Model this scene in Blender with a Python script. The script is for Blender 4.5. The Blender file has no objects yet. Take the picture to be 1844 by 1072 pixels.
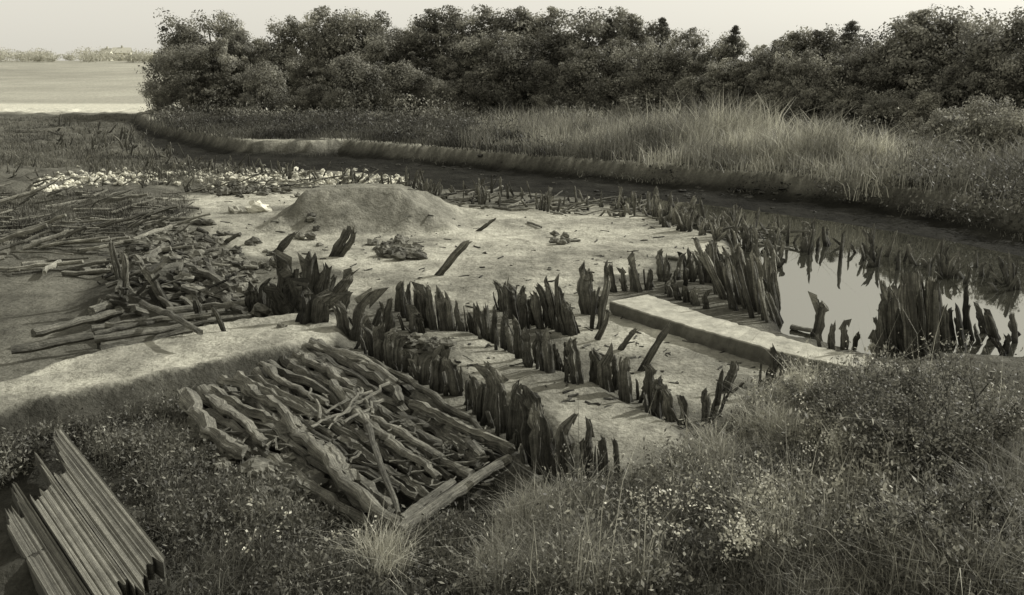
import bpy, math, random
import numpy as np
from mathutils import Vector
random.seed(7); R=np.random.default_rng(7)
scene=bpy.context.scene
# ---------------------------------------------------------------- camera
CZ=6.0; F=1600.0; PITCH=math.atan(406/1600.0)
cd=bpy.data.cameras.new("camera"); cam=bpy.data.objects.new("camera",cd); scene.collection.objects.link(cam)
cam.location=(0,0,CZ); cam.rotation_euler=(math.pi/2-PITCH,0,0)
cd.sensor_width=36; cd.lens=36*F/1844.0; cd.clip_end=6000; cd.clip_start=0.1
scene.camera=cam
sp,cp=math.sin(PITCH),math.cos(PITCH)
def ray(u,v):
    a=(np.asarray(u,float)-922)/F; b=-(np.asarray(v,float)-536)/F
    return a, cp+b*sp, -sp+b*cp
def G0(u,v,z=0.0):
    a,b,c=ray(u,v); c=np.minimum(c,-0.004); t=(z-CZ)/c
    return np.stack([a*t,b*t],-1)
# ---------------------------------------------------------------- noise
TAB=R.random((256,256))
def vn(x,y):
    xi=np.floor(x).astype(int); yi=np.floor(y).astype(int); fx=x-xi; fy=y-yi
    fx=fx*fx*(3-2*fx); fy=fy*fy*(3-2*fy)
    a=TAB[xi&255,yi&255]; b=TAB[(xi+1)&255,yi&255]; c=TAB[xi&255,(yi+1)&255]; d=TAB[(xi+1)&255,(yi+1)&255]
    return (a*(1-fx)+b*fx)*(1-fy)+(c*(1-fx)+d*fx)*fy-0.5
def fbm(x,y,o=4):
    s=0;a=1.0
    for i in range(o):
        s=s+a*vn(x+17.3*i,y+9.1*i); x=x*2.03; y=y*2.03; a*=0.5
    return s
def ss(t):
    t=np.clip(t,0,1); return t*t*(3-2*t)
def sd(P,poly):
    poly=np.asarray(poly,float); n=len(poly); d=np.full(len(P),1e18); ins=np.zeros(len(P),bool)
    x,y=P[:,0],P[:,1]
    for i in range(n):
        a=poly[i]; b=poly[(i+1)%n]; e=b-a
        wx=x-a[0]; wy=y-a[1]
        t=np.clip((wx*e[0]+wy*e[1])/(e@e+1e-12),0,1)
        d=np.minimum(d,(wx-t*e[0])**2+(wy-t*e[1])**2)
        c=((a[1]<=y)&(b[1]>y))|((b[1]<=y)&(a[1]>y))
        if abs(e[1])>1e-12:
            xin=a[0]+(y-a[1])/e[1]*e[0]
            ins^=c&(x<xin)
    d=np.sqrt(d); return np.where(ins,d,-d)
def W(pts,z=0.0):
    p=np.array(pts,float); return G0(p[:,0],p[:,1],z)
FAR_SHORE=[(2000,450),(1844,415),(1703,390),(1600,370),(1450,350),(1300,336),(1180,325),(1000,309),(850,294),(700,282),(620,273),(560,277),(430,274),(370,260),(300,243),(262,230),(240,216)]
NEAR_SHORE=[(225,222),(262,262),(330,290),(480,304),(640,310),(720,322),(790,342),(900,346),(1000,352),(1130,372),(1200,398),(1290,424),(1320,460),(1300,490),(1310,520),(1385,548),(1392,590),(1440,606),(1570,640),(1844,640),(2050,640)]
pCHAN=W(NEAR_SHORE+FAR_SHORE)
pWATER=W(NEAR_SHORE[9:]+[(2060,500),(1850,455),(1703,425),(1500,392),(1350,372),(1230,358),(1130,350)])
pFAR=np.vstack([W(FAR_SHORE),[(-60,165),(-60,230),(400,400),(400,60),(60,24)]])
pBERM=W([(-150,735),(100,655),(330,592),(560,558),(612,572),(600,606),(500,628),(330,665),(100,712),(-150,790)],0.4)
pWALK=W([(760,598),(850,598),(960,650),(1070,690),(1210,762),(1235,800),(1120,860),(1045,815),(960,730),(860,690),(780,650)],0.2)
pBANK=np.vstack([W([(850,1090),(960,925),(1020,895),(1180,858),(1260,800),(1340,748),(1420,700),(1600,682),(1844,668),(2300,668)]),[(30,-9),(-2.0,-9)]])
pFLAT=W([(325,352),(500,342),(700,335),(800,372),(1100,372),(1200,400),(1310,428),(1320,480),(1200,470),(1100,500),(1090,545),(1400,655),(1345,745),(1230,740),(1060,640),(900,560),(820,560),(700,510),(640,530),(590,520),(600,480),(480,470),(380,430)])
pSOIL=np.vstack([W([(-400,760),(168,715),(330,672),(500,640),(640,620),(700,690),(860,760),(960,870),(1000,900),(850,1072)]),[(-2,-9),(-40,-9)]])
pHOLE=W([(400,700),(590,625),(720,680),(930,800),(985,890),(860,930),(720,965),(560,880),(400,800)])
pPILE=W([(100,560),(170,490),(250,440),(330,430),(440,500),(430,560),(330,585),(160,610)])
pMARSH=np.vstack([W([(330,345),(500,335),(480,306),(330,292),(262,262),(225,222)]),[(-55,150),(-120,150),(-60,30)],W([(-100,500),(168,480),(300,440),(380,400)])])
MX,MY=-6.3,36.6
def H(x,y):
    x=np.atleast_1d(np.asarray(x,float)); y=np.atleast_1d(np.asarray(y,float)); P=np.stack([x,y],-1)
    h=0.10*fbm(x*0.6,y*0.6,4)+0.02
    sh=sd(P,pSOIL)
    h=h+ss(sh/1.0)*(0.28*fbm(x*1.3+5,y*1.3,4))
    h=h-0.45*ss(sd(P,pHOLE)/0.9)
    h=h+0.45*ss(sd(P,pPILE)/1.6)*(1+0.9*fbm(x*0.8,y*0.8,3))
    f=sd(P,pFAR)+0.45*fbm(x*0.5,y*0.5,4); h=h+0.85*ss((f+0.1)/0.7)+0.3*ss(f/14)+ss((f-1)/3)*0.4*fbm(x*0.3,y*0.3,3)
    cch=sd(P,pCHAN); h=h+ss(cch/1.0)*(0.12*fbm(x*0.9+7,y*0.9,4)-0.25)
    m=sd(P,pMARSH); h=h+ss(m/2)*(0.15+0.5*fbm(x*0.5+3,y*0.5,4))
    dx=x-MX; dy=y-MY; wob=0.26*fbm(x*0.9,y*0.9,4)
    k=np.minimum(np.where(dx>0,(4.1-dx)/2.4,(3.6+dx)/1.7),(2.9-np.abs(dy))/2.0)+wob
    h=h+1.4*np.clip(k,0,1)
    b=sd(P,pBERM)+0.16*fbm(x*1.5,y*1.5,3); h=np.where(b>-0.6,h*(1-ss((b+0.6)))+ (0.42+0.10*fbm(x*1.2,y*1.2,4))*ss((b+0.4)/0.45),h)
    w=sd(P,pWALK); h=h+0.2*ss((w+0.25)/0.4)+ss(w/0.4)*0.08*fbm(x*2,y*2,4)
    k=sd(P,pBANK)+0.5*fbm(x*0.8,y*0.8,3); h=h+1.4*ss(k/7.5)+ss(k/1.0)*0.25*fbm(x*1.1,y*1.1,4)
    h=h+0.5*np.exp(-(((x+5.6)/1.8)**2+((y-8.6)/2.2)**2))
    q=sd(P,pWATER)+0.35*fbm(x*0.7,y*0.7,3)*np.clip(y/25,0.4,2); h=h-1.0*ss((q+0.1)/1.3)
    h=h+ss((y-190)/480)*(13.5+6*vn(x*0.006+3,y*0.001))
    return h
def TONE(x,y):
    P=np.stack([x,y],-1); nz=fbm(x*0.9,y*0.9,4); n2=fbm(x*3.1,y*3.1,3); n3=fbm(x*0.25,y*0.5,4)
    t=np.full(len(x),0.11)+0.06*nz
    def mixin(t,m,v): return t*(1-m)+v*m
    f=sd(P,pFLAT)+0.9*nz; t=mixin(t,ss((f+0.3)/0.8),0.275+0.11*nz+0.06*n2+0.19*n3)
    dx=x-MX; dy=y-MY
    t=mixin(t,ss(1-(np.hypot(dx/4.8,dy/3.6)-0.75)/0.3),0.17+0.08*n2+0.05*nz)
    m=sd(P,pMARSH); t=mixin(t,ss(m/1.5),0.09+0.05*nz)
    m=sd(P,pPILE); t=mixin(t,ss(m/0.8),0.05)
    s=sd(P,pSOIL)+0.3*nz; t=mixin(t,ss(s/0.5),0.045+0.03*nz)
    b=sd(P,pBERM)+0.1*nz; t=mixin(t,ss((b+0.1)/0.2),0.27+0.14*nz+0.07*n2)
    w=sd(P,pWALK); t=mixin(t,ss((w+0.1)/0.4),0.20+0.14*nz+0.07*n2)
    k=sd(P,pBANK)+0.4*nz; t=mixin(t,ss(k/0.5),0.045)
    q=sd(P,pCHAN); t=mixin(t,ss((q+0.4)/0.8),0.018+0.012*nz)
    f=sd(P,pFAR)+0.45*fbm(x*0.5,y*0.5,4); t=mixin(t,ss((f-0.5)/0.2),0.25+0.16*nz); t=mixin(t,ss((f-1.3-1.6*nz)/0.5),0.055+0.03*nz)
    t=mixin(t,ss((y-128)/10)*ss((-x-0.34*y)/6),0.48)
    t=mixin(t,ss((y-172)/10),0.29+0.08*fbm(x*0.02,y*0.02,3)+0.05*fbm(x*0.1,y*0.1,3))  # far field and hill: distance haze painted in as lighter ground
    return np.clip(t,0.012,0.7)
def G(u,v,zmin=-9.0):
    u=np.atleast_1d(np.asarray(u,float)); v=np.atleast_1d(np.asarray(v,float)); z=np.zeros(len(u))
    for i in range(5):
        p=G0(u,v,z); z=0.3*z+0.7*np.maximum(H(p[:,0],p[:,1]),zmin)
    p=G0(u,v,z); z=np.maximum(H(p[:,0],p[:,1]),zmin)
    return np.column_stack([p,z])
# ---------------------------------------------------------------- materials
TINT=(1.03,1.005,0.83)
def base_mat(name):
    m=bpy.data.materials.new(name); m.use_nodes=True; nt=m.node_tree; bs=nt.nodes["Principled BSDF"]
    return m,nt,bs
def nd(nt,t,**k):
    n=nt.nodes.new(t)
    for a,b in k.items(): setattr(n,a,b)
    return n
def tinted(nt,val_socket):
    c=nd(nt,'ShaderNodeCombineColor')
    for i,ch in enumerate(('Red','Green','Blue')):
        mm=nd(nt,'ShaderNodeMath',operation='MULTIPLY'); nt.links.new(val_socket,mm.inputs[0]); mm.inputs[1].default_value=TINT[i]; nt.links.new(mm.outputs[0],c.inputs[ch])
    return c.outputs[0]
def mrange(nt,s,a,b,c,d):
    n=nd(nt,'ShaderNodeMapRange'); nt.links.new(s,n.inputs[0])
    for i,x in enumerate((a,b,c,d)): n.inputs[i+1].default_value=x
    return n.outputs[0]
def mul(nt,a,b):
    n=nd(nt,'ShaderNodeMath',operation='MULTIPLY')
    for i,s in enumerate((a,b)):
        if isinstance(s,(int,float)): n.inputs[i].default_value=s
        else: nt.links.new(s,n.inputs[i])
    return n.outputs[0]
def noise(nt,co,scale,detail=6,rough=0.6):
    n=nd(nt,'ShaderNodeTexNoise'); n.inputs['Scale'].default_value=scale; n.inputs['Detail'].default_value=detail; n.inputs['Roughness'].default_value=rough
    nt.links.new(co,n.inputs['Vector']); return n.outputs[0]
def bump(nt,bs,h,st,dist):
    b=nd(nt,'ShaderNodeBump'); b.inputs['Strength'].default_value=st; b.inputs['Distance'].default_value=dist
    nt.links.new(h,b.inputs['Height']); nt.links.new(b.outputs[0],bs.inputs['Normal'])
def attr(nt): 
    a=nd(nt,'ShaderNodeAttribute'); a.attribute_name='tone'; return a.outputs['Fac']
def m_ground():
    m,nt,bs=base_mat("mud_and_soil"); co=nd(nt,'ShaderNodeTexCoord').outputs['Object']
    n1=noise(nt,co,1.3,8,0.65); n2=noise(nt,co,9,7,0.65); n4=noise(nt,co,40,4,0.6)
    v=mul(nt,attr(nt),mrange(nt,n1,0.3,0.7,0.7,1.3)); v=mul(nt,v,mrange(nt,n2,0.3,0.7,0.74,1.26)); v=mul(nt,v,mrange(nt,n4,0.3,0.7,0.85,1.15))
    nt.links.new(tinted(nt,v),bs.inputs['Base Color']); bs.inputs['Roughness'].default_value=0.85
    bs.inputs['Specular IOR Level'].default_value=0.03
    ad=nd(nt,'ShaderNodeMath',operation='ADD'); nt.links.new(mul(nt,n2,0.6),ad.inputs[0]); nt.links.new(mul(nt,noise(nt,co,2.2,8,0.62),2.6),ad.inputs[1])
    bump(nt,bs,ad.outputs[0],0.8,0.11); return m
def m_wood(name,lo,hi,along=1.0,blot=1.0):
    m,nt,bs=base_mat(name); tc=nd(nt,'ShaderNodeTexCoord'); mp=nd(nt,'ShaderNodeMapping'); nt.links.new(tc.outputs['UV'],mp.inputs[0]); mp.inputs['Scale'].default_value=(along,24,1)
    oi=nd(nt,'ShaderNodeObjectInfo'); 
    n1=noise(nt,mp.outputs[0],2.0,9,0.75); n2=noise(nt,tc.outputs['Object'],2.3,7,0.65); n3=noise(nt,tc.outputs['Object'],16,6,0.7)
    v=mrange(nt,n1,0.33,0.68,lo,hi); v=mul(nt,v,mrange(nt,n2,0.3,0.7,1-.5*blot,1+.5*blot)); v=mul(nt,v,mrange(nt,n3,0.3,0.7,1-.3*blot,1+.3*blot)); v=mul(nt,v,mrange(nt,oi.outputs['Random'],0,1,0.65,1.35)); v=mul(nt,v,attr(nt))
    nt.links.new(tinted(nt,v),bs.inputs['Base Color']); bs.inputs['Roughness'].default_value=0.85; bs.inputs['Specular IOR Level'].default_value=0.2
    ad=nd(nt,'ShaderNodeMath',operation='ADD'); nt.links.new(n1,ad.inputs[0]); nt.links.new(mul(nt,n3,0.7*blot),ad.inputs[1])
    bump(nt,bs,ad.outputs[0],1.0,0.06); return m
def m_leaf(name,k=1.0,tr=0.3):
    m,nt,bs=base_mat(name); out=nt.nodes['Material Output']; oi=nd(nt,'ShaderNodeObjectInfo')
    v=mul(nt,attr(nt),mrange(nt,oi.outputs['Random'],0,1,0.75*k,1.3*k)); c=tinted(nt,v)
    nt.links.new(c,bs.inputs['Base Color']); bs.inputs['Roughness'].default_value=0.6; bs.inputs['Specular IOR Level'].default_value=0.25
    t=nd(nt,'ShaderNodeBsdfTranslucent'); nt.links.new(c,t.inputs[0]); mx=nd(nt,'ShaderNodeMixShader'); mx.inputs[0].default_value=tr
    nt.links.new(bs.outputs[0],mx.inputs[1]); nt.links.new(t.outputs[0],mx.inputs[2]); nt.links.new(mx.outputs[0],out.inputs[0]); return m
def m_stone(name,lo,hi,sc=3,bd=0.05):
    m,nt,bs=base_mat(name); co=nd(nt,'ShaderNodeTexCoord').outputs['Object']; n1=noise(nt,co,sc,8,0.7)
    v=mul(nt,mrange(nt,n1,0.3,0.7,lo,hi),attr(nt)); nt.links.new(tinted(nt,v),bs.inputs['Base Color']); bs.inputs['Roughness'].default_value=0.9; bs.inputs['Specular IOR Level'].default_value=0.2
    bump(nt,bs,n1,0.7,bd); return m
def m_water():
    m,nt,bs=base_mat("still_water"); out=nt.nodes['Material Output']; co=nd(nt,'ShaderNodeTexCoord').outputs['Object']
    bs.inputs['Base Color'].default_value=(0.03,0.03,0.024,1); bs.inputs['Roughness'].default_value=0.5; bs.inputs['Specular IOR Level'].default_value=0.0
    g=nd(nt,'ShaderNodeBsdfGlossy'); g.inputs[0].default_value=(0.85,0.85,0.8,1); g.inputs['Roughness'].default_value=0.02
    b=nd(nt,'ShaderNodeBump'); b.inputs['Strength'].default_value=0.05; b.inputs['Distance'].default_value=0.01; nt.links.new(noise(nt,co,2.5,3,0.5),b.inputs['Height']); nt.links.new(b.outputs[0],g.inputs['Normal'])
    mx=nd(nt,'ShaderNodeMixShader'); mx.inputs[0].default_value=0.48
    nt.links.new(bs.outputs[0],mx.inputs[1]); nt.links.new(g.outputs[0],mx.inputs[2]); nt.links.new(mx.outputs[0],out.inputs[0]); return m
MG=m_ground(); MW=m_wood("rotted_wood",0.02,0.20); MWL=m_wood("weathered_driftwood",0.025,0.24); MPL=m_wood("weathered_plank",0.05,0.30,0.3,0.45); ML=m_leaf("tree_foliage",1,0.4); MGR=m_leaf("grass_blade",1,0.25)
MBARK=m_wood("bark",0.05,0.16); MST=m_stone("pale_stone",0.42,0.7); MSOD=m_stone("sod",0.03,0.16,5); MMUD=m_stone("dark_mud",0.015,0.05,5); MCON=m_stone("sill_stone",0.2,0.44,2.5,0.1); MWAT=m_water()
MROOF=m_stone("hazed_roof_slate",0.38,0.46); MWHITE=m_stone("white_clapboard",0.75,0.8); MGLASS=m_stone("hazed_window",0.25,0.3)  # roof and window tones lightened, distance haze painted into the colour
# ---------------------------------------------------------------- mesh builder
class B:
    def __init__(s): s.V=[];s.F=[];s.M=[];s.T=[];s.U=[];s.n=0
    def add(s,V,Fc,mat=0,tone=1.0,uv=None):
        V=np.asarray(V,float); Fc=np.asarray(Fc,int); s.V.append(V); s.F.append(Fc+s.n); s.M.append(mat)
        s.T.append(np.broadcast_to(np.asarray(tone,float),(len(V),))); s.U.append(np.zeros((len(V),2)) if uv is None else np.asarray(uv,float)); s.n+=len(V)
    def mesh(s,name,mats,smooth=False):
        me=bpy.data.meshes.new(name); V=np.vstack(s.V); me.vertices.add(len(V)); me.vertices.foreach_set('co',V.ravel().astype(np.float32))
        idx=np.concatenate([f.ravel() for f in s.F]); tot=np.concatenate([np.full(len(f),f.shape[1]) for f in s.F]); st=np.concatenate([[0],np.cumsum(tot)[:-1]])
        me.loops.add(len(idx)); me.loops.foreach_set('vertex_index',idx.astype(np.int32)); me.polygons.add(len(tot)); me.polygons.foreach_set('loop_start',st.astype(np.int32))
        me.polygons.foreach_set('material_index',np.concatenate([np.full(len(f),m) for f,m in zip(s.F,s.M)]).astype(np.int32))
        me.polygons.foreach_set('use_smooth',np.full(len(tot),smooth))
        for m in mats: me.materials.append(m)
        uv=me.uv_layers.new(name='UVMap'); U=np.vstack(s.U)[idx]; uv.data.foreach_set('uv',U.ravel().astype(np.float32))
        a=me.attributes.new('tone','FLOAT','POINT'); a.data.foreach_set('value',np.concatenate(s.T).astype(np.float32))
        me.update(calc_edges=True); return me
    def build(s,name,mats,loc=(0,0,0),smooth=False):
        o=bpy.data.objects.new(name,s.mesh(name,mats,smooth)); o.location=loc; scene.collection.objects.link(o); return o
def tube(path,rad,n=8,groove=0.15,flat=1.0,rng=R,rag=None):
    path=np.asarray(path,float); m=len(path); rad=np.asarray(rad,float)
    T=np.gradient(path,axis=0); T/=np.linalg.norm(T,axis=1)[:,None]+1e-9
    d=T.mean(0); ref=np.array([0,1.,0]) if abs(d[1])<0.8*np.linalg.norm(d) else np.array([1.,0,0])
    A=np.cross(T,ref); A/=np.linalg.norm(A,axis=1)[:,None]; Bv=np.cross(T,A)
    th=np.linspace(0,2*np.pi,n+1); g=1+groove*rng.normal(size=n+1); g[-1]=g[0]
    V=np.zeros((m,n+1,3)); L=np.concatenate([[0],np.cumsum(np.linalg.norm(np.diff(path,axis=0),axis=1))])
    for i in range(m):
        j=1+0.35*groove*rng.normal(size=n+1); j[-1]=j[0]
        r=(rad[i]*g*j)[:,None]
        V[i]=path[i]+r*(np.cos(th)[:,None]*A[i]+flat*np.sin(th)[:,None]*Bv[i])
    if rag is not None:
        amp,wts=rag; ph=rng.random()*6.28; q=np.cos(th-ph)*0.6+0.6*rng.normal(size=n+1)+0.5*np.cos(3*th+ph); q[-1]=q[0]
        for k,i in enumerate(range(m-len(wts),m)): V[i]+= (q*amp*wts[k])[:,None]*T[i]
    idx=np.arange(m*(n+1)).reshape(m,n+1)
    Fc=np.stack([idx[:-1,:-1],idx[:-1,1:],idx[1:,1:],idx[1:,:-1]],-1).reshape(-1,4)
    uv=np.stack(np.broadcast_arrays((L+rng.random()*50)[:,None],(th*rad.max())[None,:]),-1).reshape(-1,2)
    return V.reshape(-1,3),Fc,uv
def logpath(p0,p1,seg=9,wob=0.05,rng=R,mid=None):
    t=np.linspace(0,1,seg)[:,None]; p0=np.asarray(p0,float);p1=np.asarray(p1,float); P=p0*(1-t)+p1*t
    if mid is not None: P=P+4*t*(1-t)*(np.asarray(mid)-(p0+p1)/2)*0.75
    L=np.linalg.norm(p1-p0); w=np.cumsum(rng.normal(size=(seg,3)),0)*wob*L/seg; w-=w[0]*(1-t)+w[-1]*t
    w[:,2]*=0.5; return P+w
def add_log(b,p0,p1,r,wob=0.3,tone=1.0,mid=None,n=9,seg=10,groove=0.13,taper=0.75,mat=0,knob=0.09):
    P=logpath(p0,p1,seg,wob,mid=mid); rr=r*np.linspace(1,taper,seg)*(1+knob*R.normal(size=seg)); 
    P=np.vstack([P[0],P,P[-1]]); d=(P[-1]-P[-3]); d/=np.linalg.norm(d)+1e-9; P[-1]-=d*r*0.2; P[0]+=d*r*0.1
    rr=np.concatenate([[r*0.05],rr,[r*0.05]]); V,Fc,uv=tube(P,rr,n,groove); b.add(V,Fc,mat,tone,uv)
# ---------------------------------------------------------------- ground
rows=[-7.0]
while rows[-1]<2600: rows.append(rows[-1]+ (0.065+0.0065*max(rows[-1],0) if rows[-1]>4 else 0.15))
yy=np.array(rows); cc=np.linspace(-1,1,480); half=13+0.78*np.maximum(yy,0)
X=cc[None,:]*half[:,None]; Y=np.broadcast_to(yy[:,None],X.shape); xf,yf=X.ravel(),Y.ravel().copy()
Z=H(xf,yf); nr,nc=X.shape; idx=np.arange(nr*nc).reshape(nr,nc)
Fc=np.stack([idx[:-1,:-1],idx[:-1,1:],idx[1:,1:],idx[1:,:-1]],-1).reshape(-1,4)
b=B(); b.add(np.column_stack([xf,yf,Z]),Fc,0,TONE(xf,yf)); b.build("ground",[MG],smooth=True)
WP=pWATER.mean(0); wp=(pWATER-WP)*1.02+WP
b=B(); b.add(np.column_stack([wp,np.full(len(wp),-0.20)])[::-1],[list(range(len(wp)))]); b.build("pool_water",[MWAT])
# ---------------------------------------------------------------- pilings
def piling(name,ub,vb,ut,vt,w,bulk=None,pt=None,tone=1.0):
    p=G([ub],[vb],-0.20)[0] if pt is None else pt
    ut=ut+R.normal()*(2.5 if bulk is None else 5)
    a,bq,c=ray(ut,vt); t=p[1]/bq; top=np.array([a*t,p[1],CZ+c*t]); top=top+np.array([0,R.normal()*0.09,0])
    base=np.array([p[0],p[1],p[2]]); d=top-base; L=max(np.linalg.norm(d),0.15); d/=L
    r=w*0.5*p[1]/F*0.94; small=bulk is not None and w<12
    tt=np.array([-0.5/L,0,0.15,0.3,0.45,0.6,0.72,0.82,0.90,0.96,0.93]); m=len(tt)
    kind=R.random()
    if kind<0.3: prof=np.array([1,1,.99,.98,.95,.9,.85,.76,.62,.38,.05])
    elif kind<0.8: prof=np.array([1,1,1.02,1,.98,.95,.93,.92,.88,.76,.05])
    else: prof=np.array([1,1,.98,.93,.88,.8,.68,.55,.4,.22,.03])
    prof=prof*(1+0.09*R.normal(size=m))
    P=base+ (tt*L)[:,None]*d; P[:,0]+=np.cumsum(R.normal(size=m))*r*0.10; off=R.normal()*r*0.45; P[7:,0]+=off*np.array([0.3,0.6,0.9,0.9])
    V,Fc,uv=tube(P,r*prof,8 if small else 18,0.19,R.uniform(0.5,1.0),rag=(r*R.uniform(0.6,1.6),[0.12,0.3,0.65,1.0,0.6]))
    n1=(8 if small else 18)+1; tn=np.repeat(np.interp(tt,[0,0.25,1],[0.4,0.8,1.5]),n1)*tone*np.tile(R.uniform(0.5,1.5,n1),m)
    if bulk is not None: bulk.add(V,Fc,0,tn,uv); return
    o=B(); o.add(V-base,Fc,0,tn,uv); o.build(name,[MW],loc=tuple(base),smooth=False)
A=[(622,600,613,553,20),(640,612,652,530,22),(662,628,668,580,22),(676,640,668,590,20),(690,648,688,590,24),(705,660,705,600,24),(716,668,716,612,18),
(735,670,731,632,18),(752,682,748,655,16),(768,692,764,645,20),(788,706,786,640,32),(820,712,819,648,24),(848,736,846,690,16),(860,745,858,680,18),(881,765,879,668,36),(903,778,902,698,22),(926,796,926,692,28),(957,835,953,706,42),(976,852,972,740,26),(992,872,991,742,26),(1024,866,1021,750,42),(1052,862,1050,788,14),(1087,864,1084,784,18),(1113,860,1112,794,11)]
Bq=[(853,602,847,562,15),(866,608,860,555,17),(880,614,874,557,17),(893,622,887,556,17),(908,632,903,566,16),(922,640,917,590,14),(936,648,928,575,14),(952,660,943,598,18),(968,655,962,610,14),(980,668,972,600,17),(992,672,984,606,17),(1006,668,1000,620,14),(1026,672,1019,612,20),(1044,690,1034,618,26),(1072,692,1070,630,22),(1092,704,1090,638,22),(1108,700,1106,650,14),(1125,722,1120,648,24),(1168,730,1167,657,20),(1187,748,1186,683,26),(1206,758,1204,698,20),(1232,772,1231,714,15),(1268,766,1270,712,18),(1284,755,1297,666,14),(1308,706,1328,656,16),(1383,710,1400,630,16),(1404,694,1416,640,14)]
C=[(716,560,719,508,16),(728,572,722,515,14),(740,578,734,520,16),(752,586,744,520,16),(768,590,758,522,17),(782,594,770,517,14),(800,598,790,532,17),(815,600,804,535,15),(830,604,814,545,14),(708,600,700,560,18),(690,600,706,532,16),(676,585,690,548,14),(745,600,738,560,14),(760,604,756,565,14),
(906,560,902,508,16),(916,574,908,512,17),(930,582,922,520,18),(946,592,936,528,17),(962,584,955,540,16),(976,592,968,530,16),(988,590,976,515,16),(1002,592,988,498,18),(1014,598,999,505,16),(1028,604,1016,542,18),(1062,566,1048,492,26),(1080,592,1092,500,15),(1078,612,1103,560,9),(1040,600,1030,560,12),
(1096,524,1091,470,12),(1106,526,1099,478,12),(1126,524,1121,484,12),(1140,524,1136,488,11),(1152,526,1146,468,13),(1168,522,1172,488,11),(1196,506,1188,457,15),(1207,534,1204,508,13),(1222,540,1217,512,12),(1238,544,1232,518,12),(1254,550,1248,522,13),(1272,556,1268,530,13),
(1155,668,1203,586,12),(1118,630,1144,590,10),(1465,603,1478,546,17),(1497,630,1495,585,13),(1521,630,1521,582,14),(1538,630,1540,598,9),(1478,630,1476,608,8),
(500,455,526,420,12),(600,462,630,412,14),(614,462,642,420,11),(788,496,842,434,11),(862,416,884,394,7),(592,552,630,492,20),(612,572,628,528,16),(580,556,602,498,14),
(222,538,226,456,14),(298,556,262,484,14),(365,598,352,534,14),(405,602,384,552,12),(176,580,172,540,9),(218,520,192,432,12),(178,628,172,600,8),(395,600,372,560,10)]
JAG=[(478,560,470,505,22),(492,566,488,520,24),(508,562,506,470,28),(524,566,520,500,30),(538,568,548,490,30),(552,572,566,466,28),(566,574,580,480,28),(580,572,594,486,24),(516,575,514,530,34),(548,580,552,520,36),(572,580,578,530,30),(462,560,452,520,26)]
for L_ in (A,Bq,C): 
    for q in L_: piling("wooden_piling",*q)
b=B()   # split slivers and stumps standing between the larger piles
for L_ in (A,Bq,C[:40]):
    for ub,vb,ut,vt,w in L_:
        for k in range(2 if w>12 else 1):
            dx=R.uniform(-1.1,1.1)*w; h=(vb-vt)*R.uniform(0.35,0.85); v_=vb+R.uniform(-7,1); piling("x",ub+dx,v_,ub+dx+(ut-ub)*0.7+R.normal()*3,v_-h,w*R.uniform(0.25,0.5),bulk=b)
b.build("piling_slivers",[MW])
for q in JAG: piling("splintered_piling",*q,tone=0.6)
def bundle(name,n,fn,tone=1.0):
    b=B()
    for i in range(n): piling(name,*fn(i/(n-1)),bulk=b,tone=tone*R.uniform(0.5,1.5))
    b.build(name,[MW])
def cF(t):
    ub=1275+130*t+R.uniform(-8,8); vb=545+45*t-R.uniform(0,70)*(1-0.3*t); return ub,vb,ub-14-16*R.random()+10*t,max(vb-60-60*R.random(),424+R.uniform(0,45)),R.uniform(7,13)
bundle("piling_cluster",62,cF)
def cE(t):
    ub=1582+112*t+R.uniform(-4,4); vb=648-R.uniform(0,60); tp=np.interp(ub,[1575,1600,1640,1690,1710],[580,515,478,490,540]); return ub,vb,ub-6+R.normal()*5-4*(1-t),tp+R.uniform(0,80),R.uniform(9,16)
bundle("piling_cluster",62,cE)
def cE2(t):
    ub=1710+120*t+R.uniform(-8,8); vb=640-R.uniform(0,50); return ub,vb,ub-5,vb-R.uniform(20,80),R.uniform(9,15)
bundle("piling_cluster",14,cE2)
def line(pts,hmin,hmax,wmin,wmax,jv=6,lean=4):
    px=np.array(pts,float); s=np.linspace(0,1,len(px)); gaps=R.random(4)
    def f(t):
        t=t+0.05*math.sin(t*23+gaps[0]*6)+R.uniform(-0.015,0.015); t=min(max(t,0),1); u=np.interp(t,s,px[:,0])+R.uniform(-4,4); v=np.interp(t,s,px[:,1])+R.uniform(-jv,jv); return u,v,u+R.normal()*lean,v-(hmin+(hmax-hmin)*R.random()**1.7),R.uniform(wmin,wmax)
    return f
bundle("piling_row",130,line([(1140,380),(1250,395),(1400,432)],12,44,3,8,14))
bundle("piling_row",90,line([(1400,432),(1550,458),(1703,486),(1850,520)],14,52,4,10,18,7))
bundle("piling_row",90,line([(1190,398),(1300,425),(1400,470)],14,42,4,9,14,6))
bundle("piling_row",160,line([(720,345),(900,362),(1140,380)],6,38,3,6,14))
bundle("piling_row",130,line([(340,304),(500,316),(720,340)],8,30,2,4,8,6))
bundle("marsh_stakes",140,line([(100,250),(180,255),(250,275),(350,308)],6,26,2,4,24,6))
bundle("marsh_stakes",80,line([(-100,300),(170,315),(340,330)],8,24,2,4,20,8))
bundle("piling_row",34,line([(1200,520),(1260,500),(1330,500)],25,55,8,12,14))
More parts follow.
